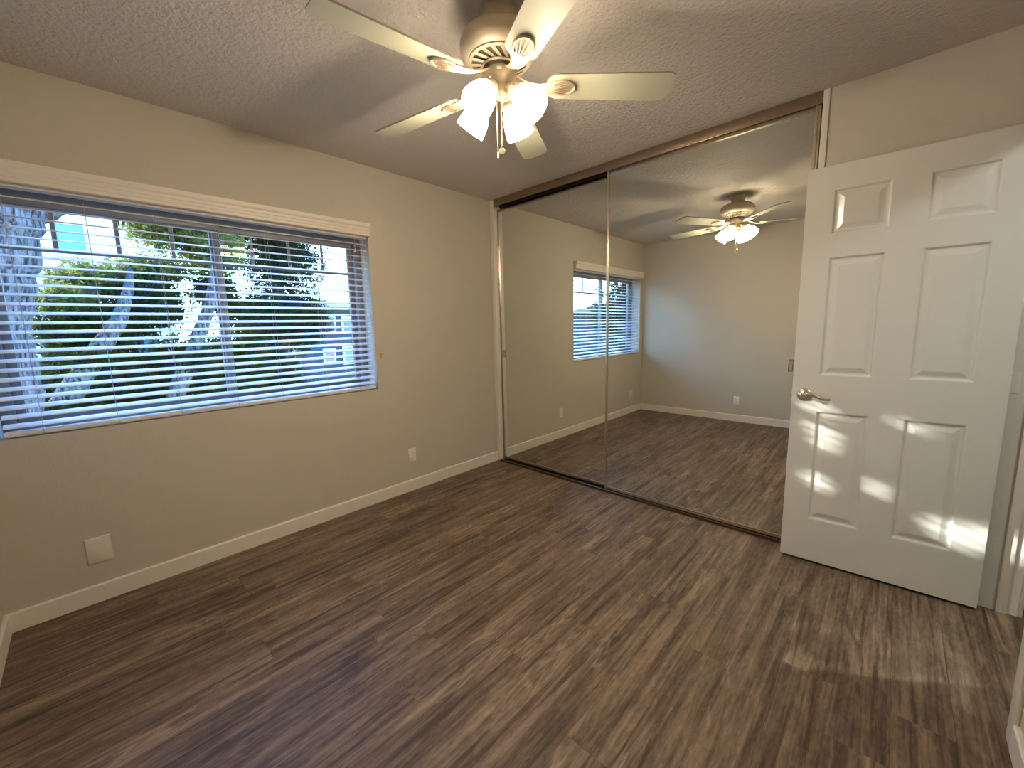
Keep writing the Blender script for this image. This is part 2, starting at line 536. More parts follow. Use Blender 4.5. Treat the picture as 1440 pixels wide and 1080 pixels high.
# valance: moulded profile swept along y with returns to the wall
prof = [(0.0, 1.9705), (0.0335, 1.9705), (0.0350, 1.973), (0.0350, 1.986), (0.0375, 1.990), (0.0375, 2.004), (0.0400, 2.008),
        (0.0400, 2.022), (0.0450, 2.030), (0.0465, 2.036), (0.0465, 2.052), (0.0450, 2.0545), (0.0, 2.0545)]
v = MB()
v.grid([[(x, y, z) for x, z in prof] for y in (-3.0536, -1.2415)], True, True, True)
v.build('valance', 'valance', bl)
PITCH = 0.0415
zs = []
z = 0.9265
while z < WZ2 - 0.06:
    zs.append(z); z += PITCH
for i, z in enumerate(zs):
    s = MB()
    tilt = R(-16.0 + 0.8 * math.sin(i * 2.3))
    pts = []
    for k in range(7):
        u = -1 + 2 * k / 6
        x = u * 0.0245
        pts.append((x * math.cos(tilt), x * math.sin(tilt) + 0.0018 * (1 - u * u)))
    top = pts; bot = [(x, zz - 0.0026) for x, zz in reversed(pts)]
    ring = top + bot
    d0 = 0.001 * math.sin(i * 1.7)
    s.grid([[(-0.034 + x, y, z + zz) for x, zz in ring] for y in (ya + 0.004 + d0, yb - 0.004 + d0)], True, True, True)
    s.build('slat', 'slat', bl, True)
br = MB().box(-0.060, -0.006, ya + 0.003, yb - 0.003, WZ1 + 0.006, WZ1 + 0.028, 0.006)
br.build('bottom_rail', 'slat', bl, True)
for y in (-1.379, -1.609, -1.89, -2.133, -2.40, -2.65, -2.898):
    c = MB()
    for xx in (-0.0605, -0.0075):
        c.tube([(xx, y, WZ1 + 0.02), (xx, y, WZ2 - 0.05)], 0.0009, 6)
    for z in zs:
        c.tube([(-0.0605, y, z - 0.004), (-0.0075, y, z - 0.004)], 0.0006, 5)
    c.tube([(-0.0072, y, WZ1 + 0.029), (-0.0052, y, WZ1 + 0.022), (-0.0052, y, WZ1 + 0.008)], 0.0013, 6)
    c.build('ladder_cord', 'cord', bl)
def pull_cord(y, z0, n, lab):
    for k in range(n):
        yy = y + 0.012 * k
        zz = z0 + 0.022 * k
        c = MB().tube([(0.004, yy, zz), (0.002, yy + 0.003, zz + 0.3), (0.0, yy + 0.002, WZ2 - 0.03)], 0.0011, 6)
        co = c.build('lift_cord', 'tassel', bl)
        t = MB().lathe([(0.001, 0.0), (0.004, -0.004), (0.0055, -0.012), (0.0065, -0.024), (0.0045, -0.028), (0.001, -0.029)], 12,
                       Matrix.Translation((0.004, yy, zz)), True, True)
        t.build('tassel', 'tassel', co, True)
pull_cord(-1.30, 1.415, 2, '')
pull_cord(-2.985, 1.36, 2, '')
c = MB().tube([(0.004, -1.345, 1.88), (0.003, -1.345, WZ2 - 0.03)], 0.0011, 6)
co = c.build('tilt_cord', 'tassel', bl)
MB().lathe([(0.001, 0.0), (0.004, -0.004), (0.0055, -0.012), (0.0065, -0.022), (0.001, -0.025)], 12, Matrix.Translation((0.004, -1.345, 1.88)), True, True).build('tassel', 'tassel', co, True)

# cord hook on the wall
hk = thing('cord_hook', 'tiny brass cord hook on the beige wall just right of the blind', 'hook', (0.0, -1.206, 1.12))
MB().box(0.0, 0.003, -1.212, -1.200, 1.100, 1.140, 0.001).build('back_plate', 'brass', hk)
MB().tube([(0.003, -1.206, 1.128), (0.016, -1.204, 1.130), (0.024, -1.202, 1.142)], [0.003, 0.0026, 0.002], 8).tube(
    [(0.003, -1.206, 1.112), (0.016, -1.204, 1.110), (0.024, -1.202, 1.098)], [0.003, 0.0026, 0.002], 8).build('prong', 'brass', hk, True)

# ------------------------------------------------------------------ wall plates
def rounded(y0, y1, z0, z1, r, n=5):
    pts = []
    for (cy, cz, a0) in ((y1 - r, z1 - r, 0), (y0 + r, z1 - r, 90), (y0 + r, z0 + r, 180), (y1 - r, z0 + r, 270)):
        for k in range(n + 1):
            a = R(a0 + 90 * k / n)
            pts.append((cy + r * math.cos(a), cz + r * math.sin(a)))
    return pts
def make_plate_mesh(b, w2, h2, t=0.006):
    rings = []
    for (ins, d) in ((0, 0.0), (0, t * 0.5), (0.0035, t), ):
        rings.append([(d, y, z) for y, z in rounded(-w2 + ins, w2 - ins, -h2 + ins, h2 - ins, 0.004)])
    b.grid(rings, True, True, True)
def outlet(name, label, loc, rotz):
    o = thing(name, label, 'outlet', loc, 'duplex outlets on the walls')
    o.rotation_euler = (0, 0, rotz)
    o['_local'] = 1
    b = MB(); make_plate_mesh(b, 0.035, 0.057)
    b.build('cover_plate', 'plate', o, True)
    for s in (-1, 1):
        r = MB()
        out = [(y, z + s * 0.0195) for y, z in rounded(-0.0165, 0.0165, -0.0145, 0.0145, 0.007)]
        r.grid([[(0.005, y, z) for y, z in out], [(0.0072, y, z) for y, z in out]], True, False, True)
        ro = r.build('receptacle', 'plate', o, True)
        ro['_local'] = 1
        q = MB()
        for yy, hh in ((-0.006, 0.0085), (0.006, 0.0075)):
            q.box(0.0070, 0.00735, yy - 0.0011, yy + 0.0011, s * 0.0195 + 0.002 - hh / 2 + 0.001, s * 0.0195 + 0.002 + hh / 2 + 0.001)
        q.lathe([(0.0022, 0.0), (0.0022, 0.0004)], 12, Matrix.Translation((0.0070, 0, s * 0.0195 - 0.0075)) @ Matrix.Rotation(PI / 2, 4, 'Y'), True, True)
        q.build('slots', 'slot', ro)
    MB().lathe([(0.003, 0), (0.003, 0.0008), (0.001, 0.0014)], 12, Matrix.Translation((0.0058, 0, 0)) @ Matrix.Rotation(PI / 2, 4, 'Y'), False, True).build('screw', 'plate', o)
    for ch in list(o.children):
        del_ = ch
    return o
outlet('wall_outlet', 'white duplex outlet low on the window wall between window and mirrored closet', (0.0, -0.9867, 0.2945), 0)
outlet('wall_outlet', 'white duplex outlet on the far blank wall seen only in the mirror', (1.338, -L, 0.278), PI / 2)
bp_ = thing('blank_wall_plate', 'square blank plate painted beige below the window near the left corner', 'wall plate', (0.0, -2.795, 0.264))
bp_['_local'] = 1
b = MB(); make_plate_mesh(b, 0.045, 0.066, 0.007)
b.build('cover_plate', 'ppaint', bp_, True)
for yy in (-0.023, 0.023):
    for zz in (-0.042, 0.042):
        MB().lathe([(0.003, 0), (0.003, 0.0008), (0.001, 0.0013)], 12, Matrix.Translation((0.0068, yy, zz)) @ Matrix.Rotation(PI / 2, 4, 'Y'), False, True).build('screw', 'ppaint', bp_)

# ------------------------------------------------------------------ mirrored closet doors and their tracks
def mirror_door(name, label, x0, x1, yf, z0, z1, stl, str_, pull_x, pull_z, top=0.020, bot=0.018):
    o = thing(name, label, 'mirror door', ((x0 + x1) / 2, yf, z0), 'sliding mirrored closet doors')
    MB().box(x0 + 0.004, x1 - 0.004, yf, yf + 0.006, z0 + 0.004, z1 - 0.004).build('mirror', 'mirror', o)
    for xa, xb in ((x0, x0 + stl), (x1 - str_, x1)):
        wd = xb - xa
        s = MB()
        # C-shaped stile: outer bright lip, dark groove, inner lip
        s.box(xa, xa + wd * 0.55, yf - 0.012, yf + 0.014, z0, z1, 0.0015)
        s.box(xa + wd * 0.55, xb, yf - 0.006, yf - 0.0005, z0, z1, 0.001)
        s.build('stile', 'bronzel', o)
    MB().box(x0 + stl, x1 - str_, yf - 0.010, yf + 0.014, z1 - top, z1 - top * 0.4, 0.0015).box(x0 + stl, x1 - str_, yf - 0.006, yf + 0.012, z1 - top * 0.4, z1, 0.001).build('top_rail', 'bronze', o)
    MB().box(x0 + stl, x1 - str_, yf - 0.010, yf + 0.014, z0, z0 + bot * 0.5, 0.0015).box(x0 + stl, x1 - str_, yf - 0.006, yf - 0.0005, z0 + bot * 0.5, z0 + bot, 0.001).build('bottom_rail', 'bronze', o)
    # recessed finger pull: thin dark rim with a metal dish
    p = MB()
    w2, h2, t = 0.011, 0.034, 0.0025
    for (a0, a1, c0, c1) in ((-w2, w2, h2 - t, h2), (-w2, w2, -h2, -h2 + t), (-w2, -w2 + t, -h2 + t, h2 - t), (w2 - t, w2, -h2 + t, h2 - t)):
        p.box(pull_x + a0, pull_x + a1, yf - 0.0025, yf - 0.0002, pull_z + c0, pull_z + c1, 0.0006)
    po = p.build('finger_pull', 'darkmetal', o)
    MB().box(pull_x - w2 + t, pull_x + w2 - t, yf - 0.0012, yf - 0.0003, pull_z - h2 + t, pull_z + h2 - t).build('dish', 'bronzel', po)
    return o
YL = 0.034
mirror_door('mirror_closet_door', 'left sliding mirror door, set back behind the other, beside the window wall', 0.047, 1.235, YL, 0.022, 2.372, 0.006, 0.014, 0.085, 1.060, top=0.014)
mirror_door('mirror_closet_door', 'right sliding mirror door, in front, reflecting the ceiling fan', 1.207, XR - 0.006, 0.0, 0.022, 2.398, 0.014, 0.024, 2.383, 1.060)
ht = thing('closet_header_track', 'bronze metal header track running along the ceiling over the mirrors', 'track', (1.24, 0.0, H))
x0, x1 = 0.0455, XR - 0.0005
MB().box(x0, x1, -0.020, -0.016, 2.396, H - 0.0005, 0.0015).box(x0, x1, -0.0235, -0.0155, 2.396, 2.404, 0.002).build('fascia', 'bronze', ht, True)
MB().box(x0, x1, -0.0155, 0.060, H - 0.0045, H - 0.0005).box(x0, x1, 0.018, 0.021, 2.408, H - 0.0045).box(x0, x1, 0.057, 0.060, 2.40, H - 0.0045).build('channel', 'darkmetal', ht)
ft = thing('closet_floor_track', 'dark metal floor track under the mirror doors', 'track', (1.24, 0.0, 0))
MB().box(x0 - 0.02, x1, -0.028, 0.066, 0.0, 0.004, 0.001).box(x0, x1, -0.022, -0.018, 0.004, 0.016, 0.001).box(x0, x1, 0.0165, 0.019, 0.004, 0.013, 0.0005).box(x0, x1, 0.058, 0.062, 0.004, 0.016, 0.001).build('channel', 'darkmetal', ft)
MB().box(x0, x1, -0.0225, -0.0175, 0.0162, 0.0182, 0.0008).build('front_lip', 'bronze', ft)

# ------------------------------------------------------------------ the open six-panel door
DW, DT, DZ0, DZ1 = 0.742, 0.035, 0.015, 2.047
dang = PI + 0.0454                      # from the hinge, the door points this way
hinge = Vector((W - 0.003, -0.1208, 0))
def door_mesh():
    """local: x 0 at the free edge .. DW at the hinge, y 0 = face to the room's back, y DT = face to the mirrors"""
    b = MB()
    cols = [(0.109, 0.317), (0.439, 0.641)]
    rows = [(0.250, 0.842), (1.030, 1.617), (1.728, 1.935)]
    xs = sorted({0.0, DW, *[v for c in cols for v in c]})
    zs_ = sorted({DZ0, DZ1, *[v for r in rows for v in r]})
    for face in (0, 1):
        t = bmesh.new()
        yy = lambda d: d if face == 0 else DT - d
        for i in range(len(xs) - 1):
            for k in range(len(zs_) - 1):
                xa, xb, za, zb = xs[i], xs[i + 1], zs_[k], zs_[k + 1]
                if (xa, xb) in cols and (za, zb) in rows:
                    prev = None
                    for ins, d in ((0, 0), (0.004, 0.0012), (0.010, 0.0085), (0.016, 0.0095), (0.022, 0.0085), (0.040, 0.0028), (0.043, 0.0022)):
                        ring = [t.verts.new((x, yy(d), z)) for x, z in ((xa + ins, za + ins), (xb - ins, za + ins), (xb - ins, zb - ins), (xa + ins, zb - ins))]
                        if prev:
                            for q in range(4):
                                t.faces.new((prev[q], prev[(q + 1) % 4], ring[(q + 1) % 4], ring[q]))
                        prev = ring
                    t.faces.new(prev)
                else:
                    t.faces.new([t.verts.new((x, yy(0), z)) for x, z in ((xa, za), (xb, za), (xb, zb), (xa, zb))])
        bmesh.ops.remove_doubles(t, verts=t.verts, dist=1e-5)
        bmesh.ops.recalc_face_normals(t, faces=t.faces)
        want = -1 if face == 0 else 1
        if sum(fc.normal.y * fc.calc_area() for fc in t.faces) * want < 0:
            bmesh.ops.reverse_faces(t, faces=t.faces)
        b.add(t)
    t = bmesh.new()
    c = [(0, 0), (DW, 0), (DW, DT), (0, DT)]
    lo = [t.verts.new((x, y, DZ0)) for x, y in c]; hi = [t.verts.new((x, y, DZ1)) for x, y in c]
    for q in range(4):
        if q in (1, 3):
            t.faces.new((lo[q], lo[(q + 1) % 4], hi[(q + 1) % 4], hi[q]))
    t.faces.new(list(reversed(lo))); t.faces.new(hi)
    b.add(t)
    bmesh.ops.remove_doubles(b.bm, verts=b.bm.verts, dist=1e-5)
    return b
door = door_mesh().build('door_1', 'door')
struct(door, 'open white six-panel door with a satin lever handle')
door['_local'] = 1
# local +x runs from the free edge to the hinge
axis = Vector((math.cos(0.0454), math.sin(0.0454), 0))
door.rotation_euler = (0, 0, 0.0454)
door.location = hinge - axis * DW
lv = MB()
hx, hz = 0.055, 0.925
RX = Matrix.Rotation(PI / 2, 4, 'X')     # lathe axis z -> -y
lv.lathe([(0.034, 0.0), (0.034, 0.004), (0.031, 0.009), (0.026, 0.011), (0.024, 0.015), (0.016, 0.017), (0.0125, 0.020), (0.0125, 0.044), (0.014, 0.047), (0.014, 0.058), (0.011, 0.061), (0.001, 0.062)], 36,
         Matrix.Translation((hx, 0, hz)) @ RX, False, True)
ro = lv.build('door_handle', 'nickel', door, True)
ro['_local'] = 1
lev = MB()
path, rad = [], []
for k in range(17):
    u = k / 16
    path.append((hx + 0.004 + 0.105 * u, -0.052 + 0.006 * u, hz + 0.008 * math.sin(u * 2 * PI * 0.95) - 0.004 * u))
    rad.append((0.0055 - 0.001 * u, 0.0095 - 0.0028 * math.sin(u * PI) * 0.7 - 0.001 * u))
lev.tube(path, rad, 14)
lev.build('lever', 'nickel', ro, True)
bk = MB()
bk.lathe([(0.034, 0.0), (0.034, 0.004), (0.031, 0.009), (0.024, 0.013), (0.0125, 0.018), (0.0125, 0.044), (0.001, 0.05)], 28, Matrix.Translation((hx, DT, hz)) @ Matrix.Rotation(-PI / 2, 4, 'X'), False, True)
bk.tube([(hx + 0.004 + 0.1 * k / 8, DT + 0.042, hz) for k in range(9)], (0.005, 0.008), 10) if False else bk.tube([(hx + 0.004 + 0.1 * k / 8, DT + 0.042, hz) for k in range(9)], 0.006, 10)
bk.build('door_handle', 'nickel', door, True)
MB().box(-0.001, 0.0005, 0.006, 0.029, hz - 0.028, hz + 0.028, 0.0004).box(-0.011, 0.0, 0.012, 0.023, hz - 0.008, hz + 0.008, 0.002).build('latch', 'nickel', door)
for z in (0.29, 1.03, 1.83):
    h = MB()
    h.box(DW, DW + 0.0025, 0.003, DT, z - 0.044, z + 0.044)
    h.tube([(DW + 0.003, DT + 0.004, z - 0.045), (DW + 0.003, DT + 0.004, z + 0.045)], 0.0055, 12)
    h.box(DW + 0.0035, DW + 0.036, DT + 0.0285, DT + 0.0306, z - 0.044, z + 0.044, 0.0008)
    h.build('hinge', 'trim', door)

# ------------------------------------------------------------------ ceiling fan
FX, FY = 1.650, -1.548
fan = thing('ceiling_fan', 'five-blade ceiling fan with four lit frosted glass shades', 'ceiling fan', (FX, FY, H))
T = Matrix.Translation((FX, FY, 0))
MB().lathe([(0.066, H - 0.0005), (0.067, H - 0.012), (0.064, H - 0.030), (0.052, H - 0.052), (0.045, H - 0.066), (0.050, H - 0.074)], 48, T, True, False).build('canopy', 'fanmetal', fan, True)
mo = MB()
mo.lathe([(0.044, 2.400), (0.060, 2.392), (0.082, 2.387), (0.088, 2.381), (0.096, 2.379), (0.118, 2.372), (0.136, 2.357), (0.143, 2.338), (0.143, 2.322), (0.139, 2.310),
          (0.128, 2.297), (0.119, 2.290), (0.105, 2.286)], 64, T)
mob = mo.build('motor_housing', 'fanmetal', fan, True)
MB().lathe([(0.104, 2.2862), (0.100, 2.2842), (0.060, 2.2700), (0.03, 2.270)], 48, T).build('vent_opening', 'fandark', mob, True)
vr = MB()                                # the ring of slanted vent bars
for k in range(18):
    a = 2 * PI * k / 18
    p = []
    for (r, da) in ((0.108, 0.0), (0.062, 0.46)):
        for s in (-1, 1):
            hw = 0.0080 if r > 0.1 else 0.0062
            aa = a + da + s * hw / r
            zz = 2.2855 if r > 0.1 else 2.2665
            p.append((r * math.cos(aa), r * math.sin(aa), zz))
    q = [p[0], p[1], p[3], p[2]]
    vr.grid([[Vector(c) for c in q], [Vector(c) - Vector((0, 0, 0.0035)) for c in q]], True, True, True, T)
vr.lathe([(0.104, 2.290), (0.112, 2.288), (0.112, 2.283), (0.102, 2.279), (0.100, 2.283)], 48, T)
vr.lathe([(0.066, 2.268), (0.070, 2.263), (0.066, 2.258), (0.060, 2.260)], 48, T)
vr.build('vent_ring', 'fanmetal', mob, True)
fw = MB()
fw.lathe([(0.062, 2.266), (0.062, 2.249), (0.058, 2.246), (0.03, 2.246)], 48, T, False, True)
fw.build('flywheel', 'fandark', fan, True)
sw = MB()
sw.lathe([(0.050, 2.249), (0.0605, 2.247), (0.0615, 2.240), (0.0600, 2.228), (0.052, 2.215), (0.041, 2.205), (0.034, 2.196), (0.033, 2.176), (0.027, 2.168), (0.014, 2.164), (0.010, 2.158), (0.001, 2.154)], 48, T)
sho = sw.build('switch_housing', 'fanmetal', fan, True)
cam_az = math.atan2(-2.7316 - FY, 2.8002 - FX)
rs = MB()
MR = T @ Matrix.Rotation(cam_az, 4, 'Z')
rs.box(0.0590, 0.0630, -0.009, 0.009, 2.230, 2.238, 0.001, MR)
rs.build('reverse_switch', 'plate', sho)
MB().box(0.0630, 0.0655, -0.004, 0.003, 2.232, 2.236, 0.0005, MR).build('switch_slider', 'slot', sho) if False else None

BLADE_Z = 2.205
def blade_outline():
    r0, r1 = 0.172, 0.655
    w0, w1 = 0.057, 0.066
    pts = []
    n = 10
    # inner rounded end
    for k in range(n + 1):
        a = PI / 2 + PI * k / n
        pts.append((r0 + 0.050 + 0.050 * math.cos(a), w0 * math.sin(a)))
    rc = 0.034
    for (sx_, a0) in ((-1, -90), (1, 0)):
        cx, cy = r1 - rc, sx_ * (w1 - rc)
        for k in range(7):
            a = R(a0 + 90 * k / 6)
            pts.append((cx + rc * math.cos(a), cy + rc * math.sin(a)))
    return pts
for k in range(5):
    az = R(-98 + 72 * k)
    MBl = Matrix.Translation((FX, FY, BLADE_Z)) @ Matrix.Rotation(az, 4, 'Z') @ Matrix.Rotation(R(-12), 4, 'X')
    bd = MB()
    t = bmesh.new()
    out = blade_outline()
    lo = [t.verts.new((x, y, -0.003)) for x, y in out]; hi = [t.verts.new((x, y, 0.003)) for x, y in out]
    t.faces.new(list(reversed(lo))); t.faces.new(hi)
    for q in range(len(out)):
        t.faces.new((lo[q], lo[(q + 1) % len(out)], hi[(q + 1) % len(out)], hi[q]))
    bmesh.ops.recalc_face_normals(t, faces=t.faces)
    bd.add(t, MBl)
    blo = bd.build('blade', 'blade', fan)
    # blade iron: curved arm ending in a ribbed oval medallion under the blade
    ar = MB()
    rings = []
    n = 12
    for i in range(n + 1):
        u = i / n
        r = 0.056 + (0.205 - 0.056) * u
        zc = (2.252 - BLADE_Z) * (1 - u) ** 1.6 - 0.0075 - 0.006 * math.sin(u * PI)
        hwid = 0.013 + 0.010 * u + 0.012 * u * u
        side = 0.012 * math.sin(u * PI)
        th = 0.004
        rings.append([(r, side - hwid, zc + th * 0.2), (r, side - hwid * 0.5, zc - th), (r, side, zc - th * 1.5), (r, side + hwid * 0.5, zc - th), (r, side + hwid, zc + th * 0.2), (r, side, zc + th)])
    ar.grid(rings, True, True, True, MBl)
    # medallion: oval dish
    seg = 32
    def oval(a, b_, z, dx=0.0): return [(0.236 + dx + a * math.cos(2 * PI * q / seg), b_ * math.sin(2 * PI * q / seg), z) for q in range(seg)]
    ar.grid([oval(0.050, 0.036, -0.0032), oval(0.050, 0.036, -0.0085), oval(0.047, 0.033, -0.0115), oval(0.043, 0.029, -0.0105), oval(0.041, 0.027, -0.0065)], True, False, True, MBl)
    # shell ribs fanning out from the arm
    for q in range(-2, 3):
        a = q * 0.26
        pth = []
        for i in range(9):
            u = i / 8
            pth.append((0.190 + 0.080 * u * (1 - 0.10 * abs(q)), 0.0045 * q + (0.0105 * q - 0.004) * u + 0.004 * math.sin(u * PI), -0.0105 - 0.002 * math.sin(u * PI)))
        ar.tube(pth, [0.0034 - 0.0022 * i / 8 for i in range(9)], 8, MBl)
    ar.build('blade_iron', 'fanmetal', blo, True)

# light kit
for k in range(4):
    az = R(-79 + 90 * k)
    A = Matrix.Translation((FX, FY, 0)) @ Matrix.Rotation(az, 4, 'Z')
    tiltm = Matrix.Rotation(R(180 - 43), 4, 'Y')      # local +z points outward and down
    P0 = Vector((0.062, 0, 2.178))
    S = A @ Matrix.Translation(P0) @ tiltm
    fx = MB()
    fx.tube([(0.026, 0, 2.190), (0.045, 0, 2.193), (0.056, 0, 2.184), (0.062, 0, 2.174)], [0.010, 0.011, 0.012, 0.012], 14, A)
    fx.lathe([(0.010, -0.004), (0.026, -0.001), (0.0335, 0.006), (0.0360, 0.016), (0.0370, 0.034), (0.0350, 0.035), (0.0335, 0.016), (0.012, 0.004)], 36, S)
    for q in range(3):
        a = 2 * PI * q / 3 + 0.4
        fx.lathe([(0.0035, 0), (0.0035, 0.007), (0.001, 0.008)], 10, S @ Matrix.Rotation(a, 4, 'Z') @ Matrix.Translation((0.034, 0, 0.018)) @ Matrix.Rotation(PI / 2, 4, 'Y'), False, True)
    fo = fx.build('lamp_fitter', 'fanmetal', fan, True)
    sh = MB()
    o_ = [(0.0300, 0.020), (0.0320, 0.036), (0.0385, 0.045), (0.0450, 0.057), (0.0505, 0.074), (0.0540, 0.092), (0.0560, 0.110), (0.0575, 0.125)]
    i_ = [(r - 0.003, z) for r, z in reversed(o_)]
    sh.lathe(o_ + i_, 40, S)
    so_ = sh.build('lamp_shade', 'shade', fan, True)
    bu = MB()
    bu.lathe([(0.012, 0.016), (0.013, 0.034), (0.020, 0.050), (0.0245, 0.066), (0.022, 0.082), (0.012, 0.092), (0.001, 0.095)], 24, S)
    bu.build('light_bulb', 'bulb', so_, True)
    pl = bpy.data.lights.new('bulb_light', 'POINT')
    plo = bpy.data.objects.new('bulb_light', pl)
    COL.objects.link(plo)
    pl.energy = BULB_WATT
    pl.color = (1.0, 0.83, 0.60)
    pl.shadow_soft_size = 0.02
    plo.location = S @ Vector((0, 0, 0.120))
# pull chains
for (dx, dy, zb, ln) in ((0.010, -0.006, 1.985, 0), (-0.004, -0.014, 1.972, 1)):
    ch = MB()
    x, y = FX + dx, FY + dy
    ch.tube([(x, y, 2.175), (x, y, zb)], 0.0012, 6)
    z = 2.17
    while z > zb + 0.004:
        ch.lathe([(0.0004, -0.0018), (0.0017, -0.0008), (0.0017, 0.0008), (0.0004, 0.0018)], 6, Matrix.Translation((x, y, z)))
        z -= 0.0062
    cho = ch.build('pull_chain', 'nickel', fan, True)
    fb = MB()
    if ln == 0:
        F = Matrix.Translation((x, y, zb - 0.012)) @ Matrix.Rotation(cam_az, 4, 'Z') @ Matrix.Rotation(PI / 2, 4, 'Y')
        fb.lathe([(0.0001, -0.0022), (0.0105, -0.0022), (0.0120, -0.001), (0.0120, 0.001), (0.0105, 0.0022), (0.0001, 0.0022)], 24, F)
        for q in range(4):
            a = PI * q / 4
            fb.tube([(0.009 * math.cos(a), 0.009 * math.sin(a), 0.0022), (-0.009 * math.cos(a), -0.009 * math.sin(a), 0.0022)], 0.0009, 6, F)
        fb.build('fob', 'nickel', cho, True)
    else:
        fb.lathe([(0.001, 0.0), (0.003, -0.004), (0.0035, -0.016), (0.0045, -0.022), (0.001, -0.026)], 12, Matrix.Translation((x, y, zb)), True, True)
        fb.build('fob', 'nickel', cho, True)

# ------------------------------------------------------------------ outside the window
def leaf_mat(name, a, b_, back):
    m = bpy.data.materials.new(name)
    m.use_nodes = True
    n = m.node_tree
    n.nodes.clear()
    out = n.nodes.new('ShaderNodeOutputMaterial')
    df = n.nodes.new('ShaderNodeBsdfDiffuse')
    tl = n.nodes.new('ShaderNodeBsdfTranslucent')
    mx = n.nodes.new('ShaderNodeMixShader')
    mx.inputs[0].default_value = 0.4
    tl.inputs[0].default_value = (*back, 1)
    tcn = n.nodes.new('ShaderNodeTexCoord')
    nz = n.nodes.new('ShaderNodeTexNoise')
    nz.inputs['Scale'].default_value = 3.5
    nz.inputs['Detail'].default_value = 5
    r = n.nodes.new('ShaderNodeValToRGB')
    r.color_ramp.elements[0].position = 0.35; r.color_ramp.elements[0].color = (*a, 1)
    r.color_ramp.elements[1].position = 0.65; r.color_ramp.elements[1].color = (*b_, 1)
    n.links.new(tcn.outputs['Object'], nz.inputs['Vector'])
    n.links.new(nz.outputs['Fac'], r.inputs[0])
    n.links.new(r.outputs[0], df.inputs[0])
    n.links.new(df.outputs[0], mx.inputs[1])
    n.links.new(tl.outputs[0], mx.inputs[2])
    n.links.new(mx.outputs[0], out.inputs[0])
    return m
M['leafA'] = leaf_mat('juniper_leaf', (0.007, 0.012, 0.006), (0.022, 0.030, 0.010), (0.05, 0.065, 0.012))
M['leafB'] = leaf_mat('sunlit_tone_leaf', (0.022, 0.032, 0.010), (0.10, 0.105, 0.03), (0.28, 0.28, 0.06))  # lit leaf copy: the sunlight is put into the brighter yellow-green
M['leafC'] = leaf_mat('cypress_leaf', (0.008, 0.014, 0.009), (0.026, 0.034, 0.018), (0.05, 0.06, 0.02))
def bark_mat():
    m = mat('grey_bark', (0.30, 0.28, 0.26), 0.9, spec=0.1)
    n = m.node_tree
    bs = n.nodes['Principled BSDF']
    tcn = n.nodes.new('ShaderNodeTexCoord')
    mp = n.nodes.new('ShaderNodeMapping')
    mp.inputs['Scale'].default_value = (22, 22, 4.0)
    n.links.new(tcn.outputs['Object'], mp.inputs[0])
    nz = n.nodes.new('ShaderNodeTexNoise')
    nz.inputs['Scale'].default_value = 1.6
    nz.inputs['Detail'].default_value = 7
    nz.inputs['Distortion'].default_value = 0.8
    n.links.new(mp.outputs[0], nz.inputs['Vector'])
    r = n.nodes.new('ShaderNodeValToRGB')
    r.color_ramp.elements[0].position = 0.36; r.color_ramp.elements[0].color = (0.014, 0.013, 0.015, 1)
    r.color_ramp.elements[1].position = 0.58; r.color_ramp.elements[1].color = (0.115, 0.11, 0.118, 1)
    n.links.new(nz.outputs['Fac'], r.inputs[0])
    n.links.new(r.outputs[0], bs.inputs['Base Color'])
    bp = n.nodes.new('ShaderNodeBump')
    bp.inputs['Strength'].default_value = 0.9; bp.inputs['Distance'].default_value = 0.05
    n.links.new(nz.outputs['Fac'], bp.inputs['Height'])
    n.links.new(bp.outputs[0], bs.inputs['Normal'])
    return m
M['bark'] = bark_mat()
M['ground'] = mat('street_ground', (0.07, 0.07, 0.07), 0.9, noise=(0.6, 0.2))
M['white_house'] = mat('pale_stucco', (0.55, 0.53, 0.50), 0.8, noise=(1.0, 0.05))
M['blue_house'] = mat('blue_siding', (0.016, 0.030, 0.046), 0.7, noise=(1.5, 0.05))
M['roof'] = mat('roof_shingle', (0.20, 0.17, 0.15), 0.9, noise=(8, 0.2))
M['hwin'] = mat('house_window', (0.04, 0.09, 0.12), 0.15, spec=0.7, noise=(1, 0.1))
M['teal'] = mat('garage_panel', (0.10, 0.26, 0.29), 0.6, noise=(2, 0.05))

# sun patches that reach the room: leaves that stand in the way of these rays are missing
rng = np.random.default_rng(7)
SD = np.array(SUN_DIR)
GAPS = []   # (point on the lit surface, radius of the gap)
for p, rr in (((2.485, -0.15, 0.872), 0.040), ((2.55, -0.15, 0.865), 0.045), ((2.575, -0.14, 0.74), 0.055), ((2.575, -0.14, 0.66), 0.045), ((2.57, -0.14, 0.46), 0.055),
              ((2.80, -0.135, 0.48), 0.05), ((2.84, -0.135, 0.83), 0.035), ((2.80, -0.135, 0.66), 0.025), ((2.93, -0.135, 0.80), 0.03),
              ((2.90, -0.135, 0.975), 0.045), ((3.08, -0.125, 0.34), 0.075), ((3.02, -0.125, 0.355), 0.05), ((3.21, -0.06, 0.31), 0.06), ((3.26, -0.06, 0.33), 0.06),
              ((3.15, -0.91, 0.30), 0.07), ((3.15, -0.92, 0.45), 0.06),
              ((-0.08, -1.25, 0.98), 0.07), ((-0.08, -1.25, 1.10), 0.06), ((-0.12, -1.30, 1.0), 0.05)):
    GAPS.append((np.array(p), rr))
def in_gap(P):
    bad = np.zeros(len(P), bool)
    for q, rr in GAPS:
        d = P - q
        t = d @ SD
        perp = d - np.outer(t, SD)
        bad |= (np.linalg.norm(perp, axis=1) < rr * 0.95) & (t < 0)
    return bad
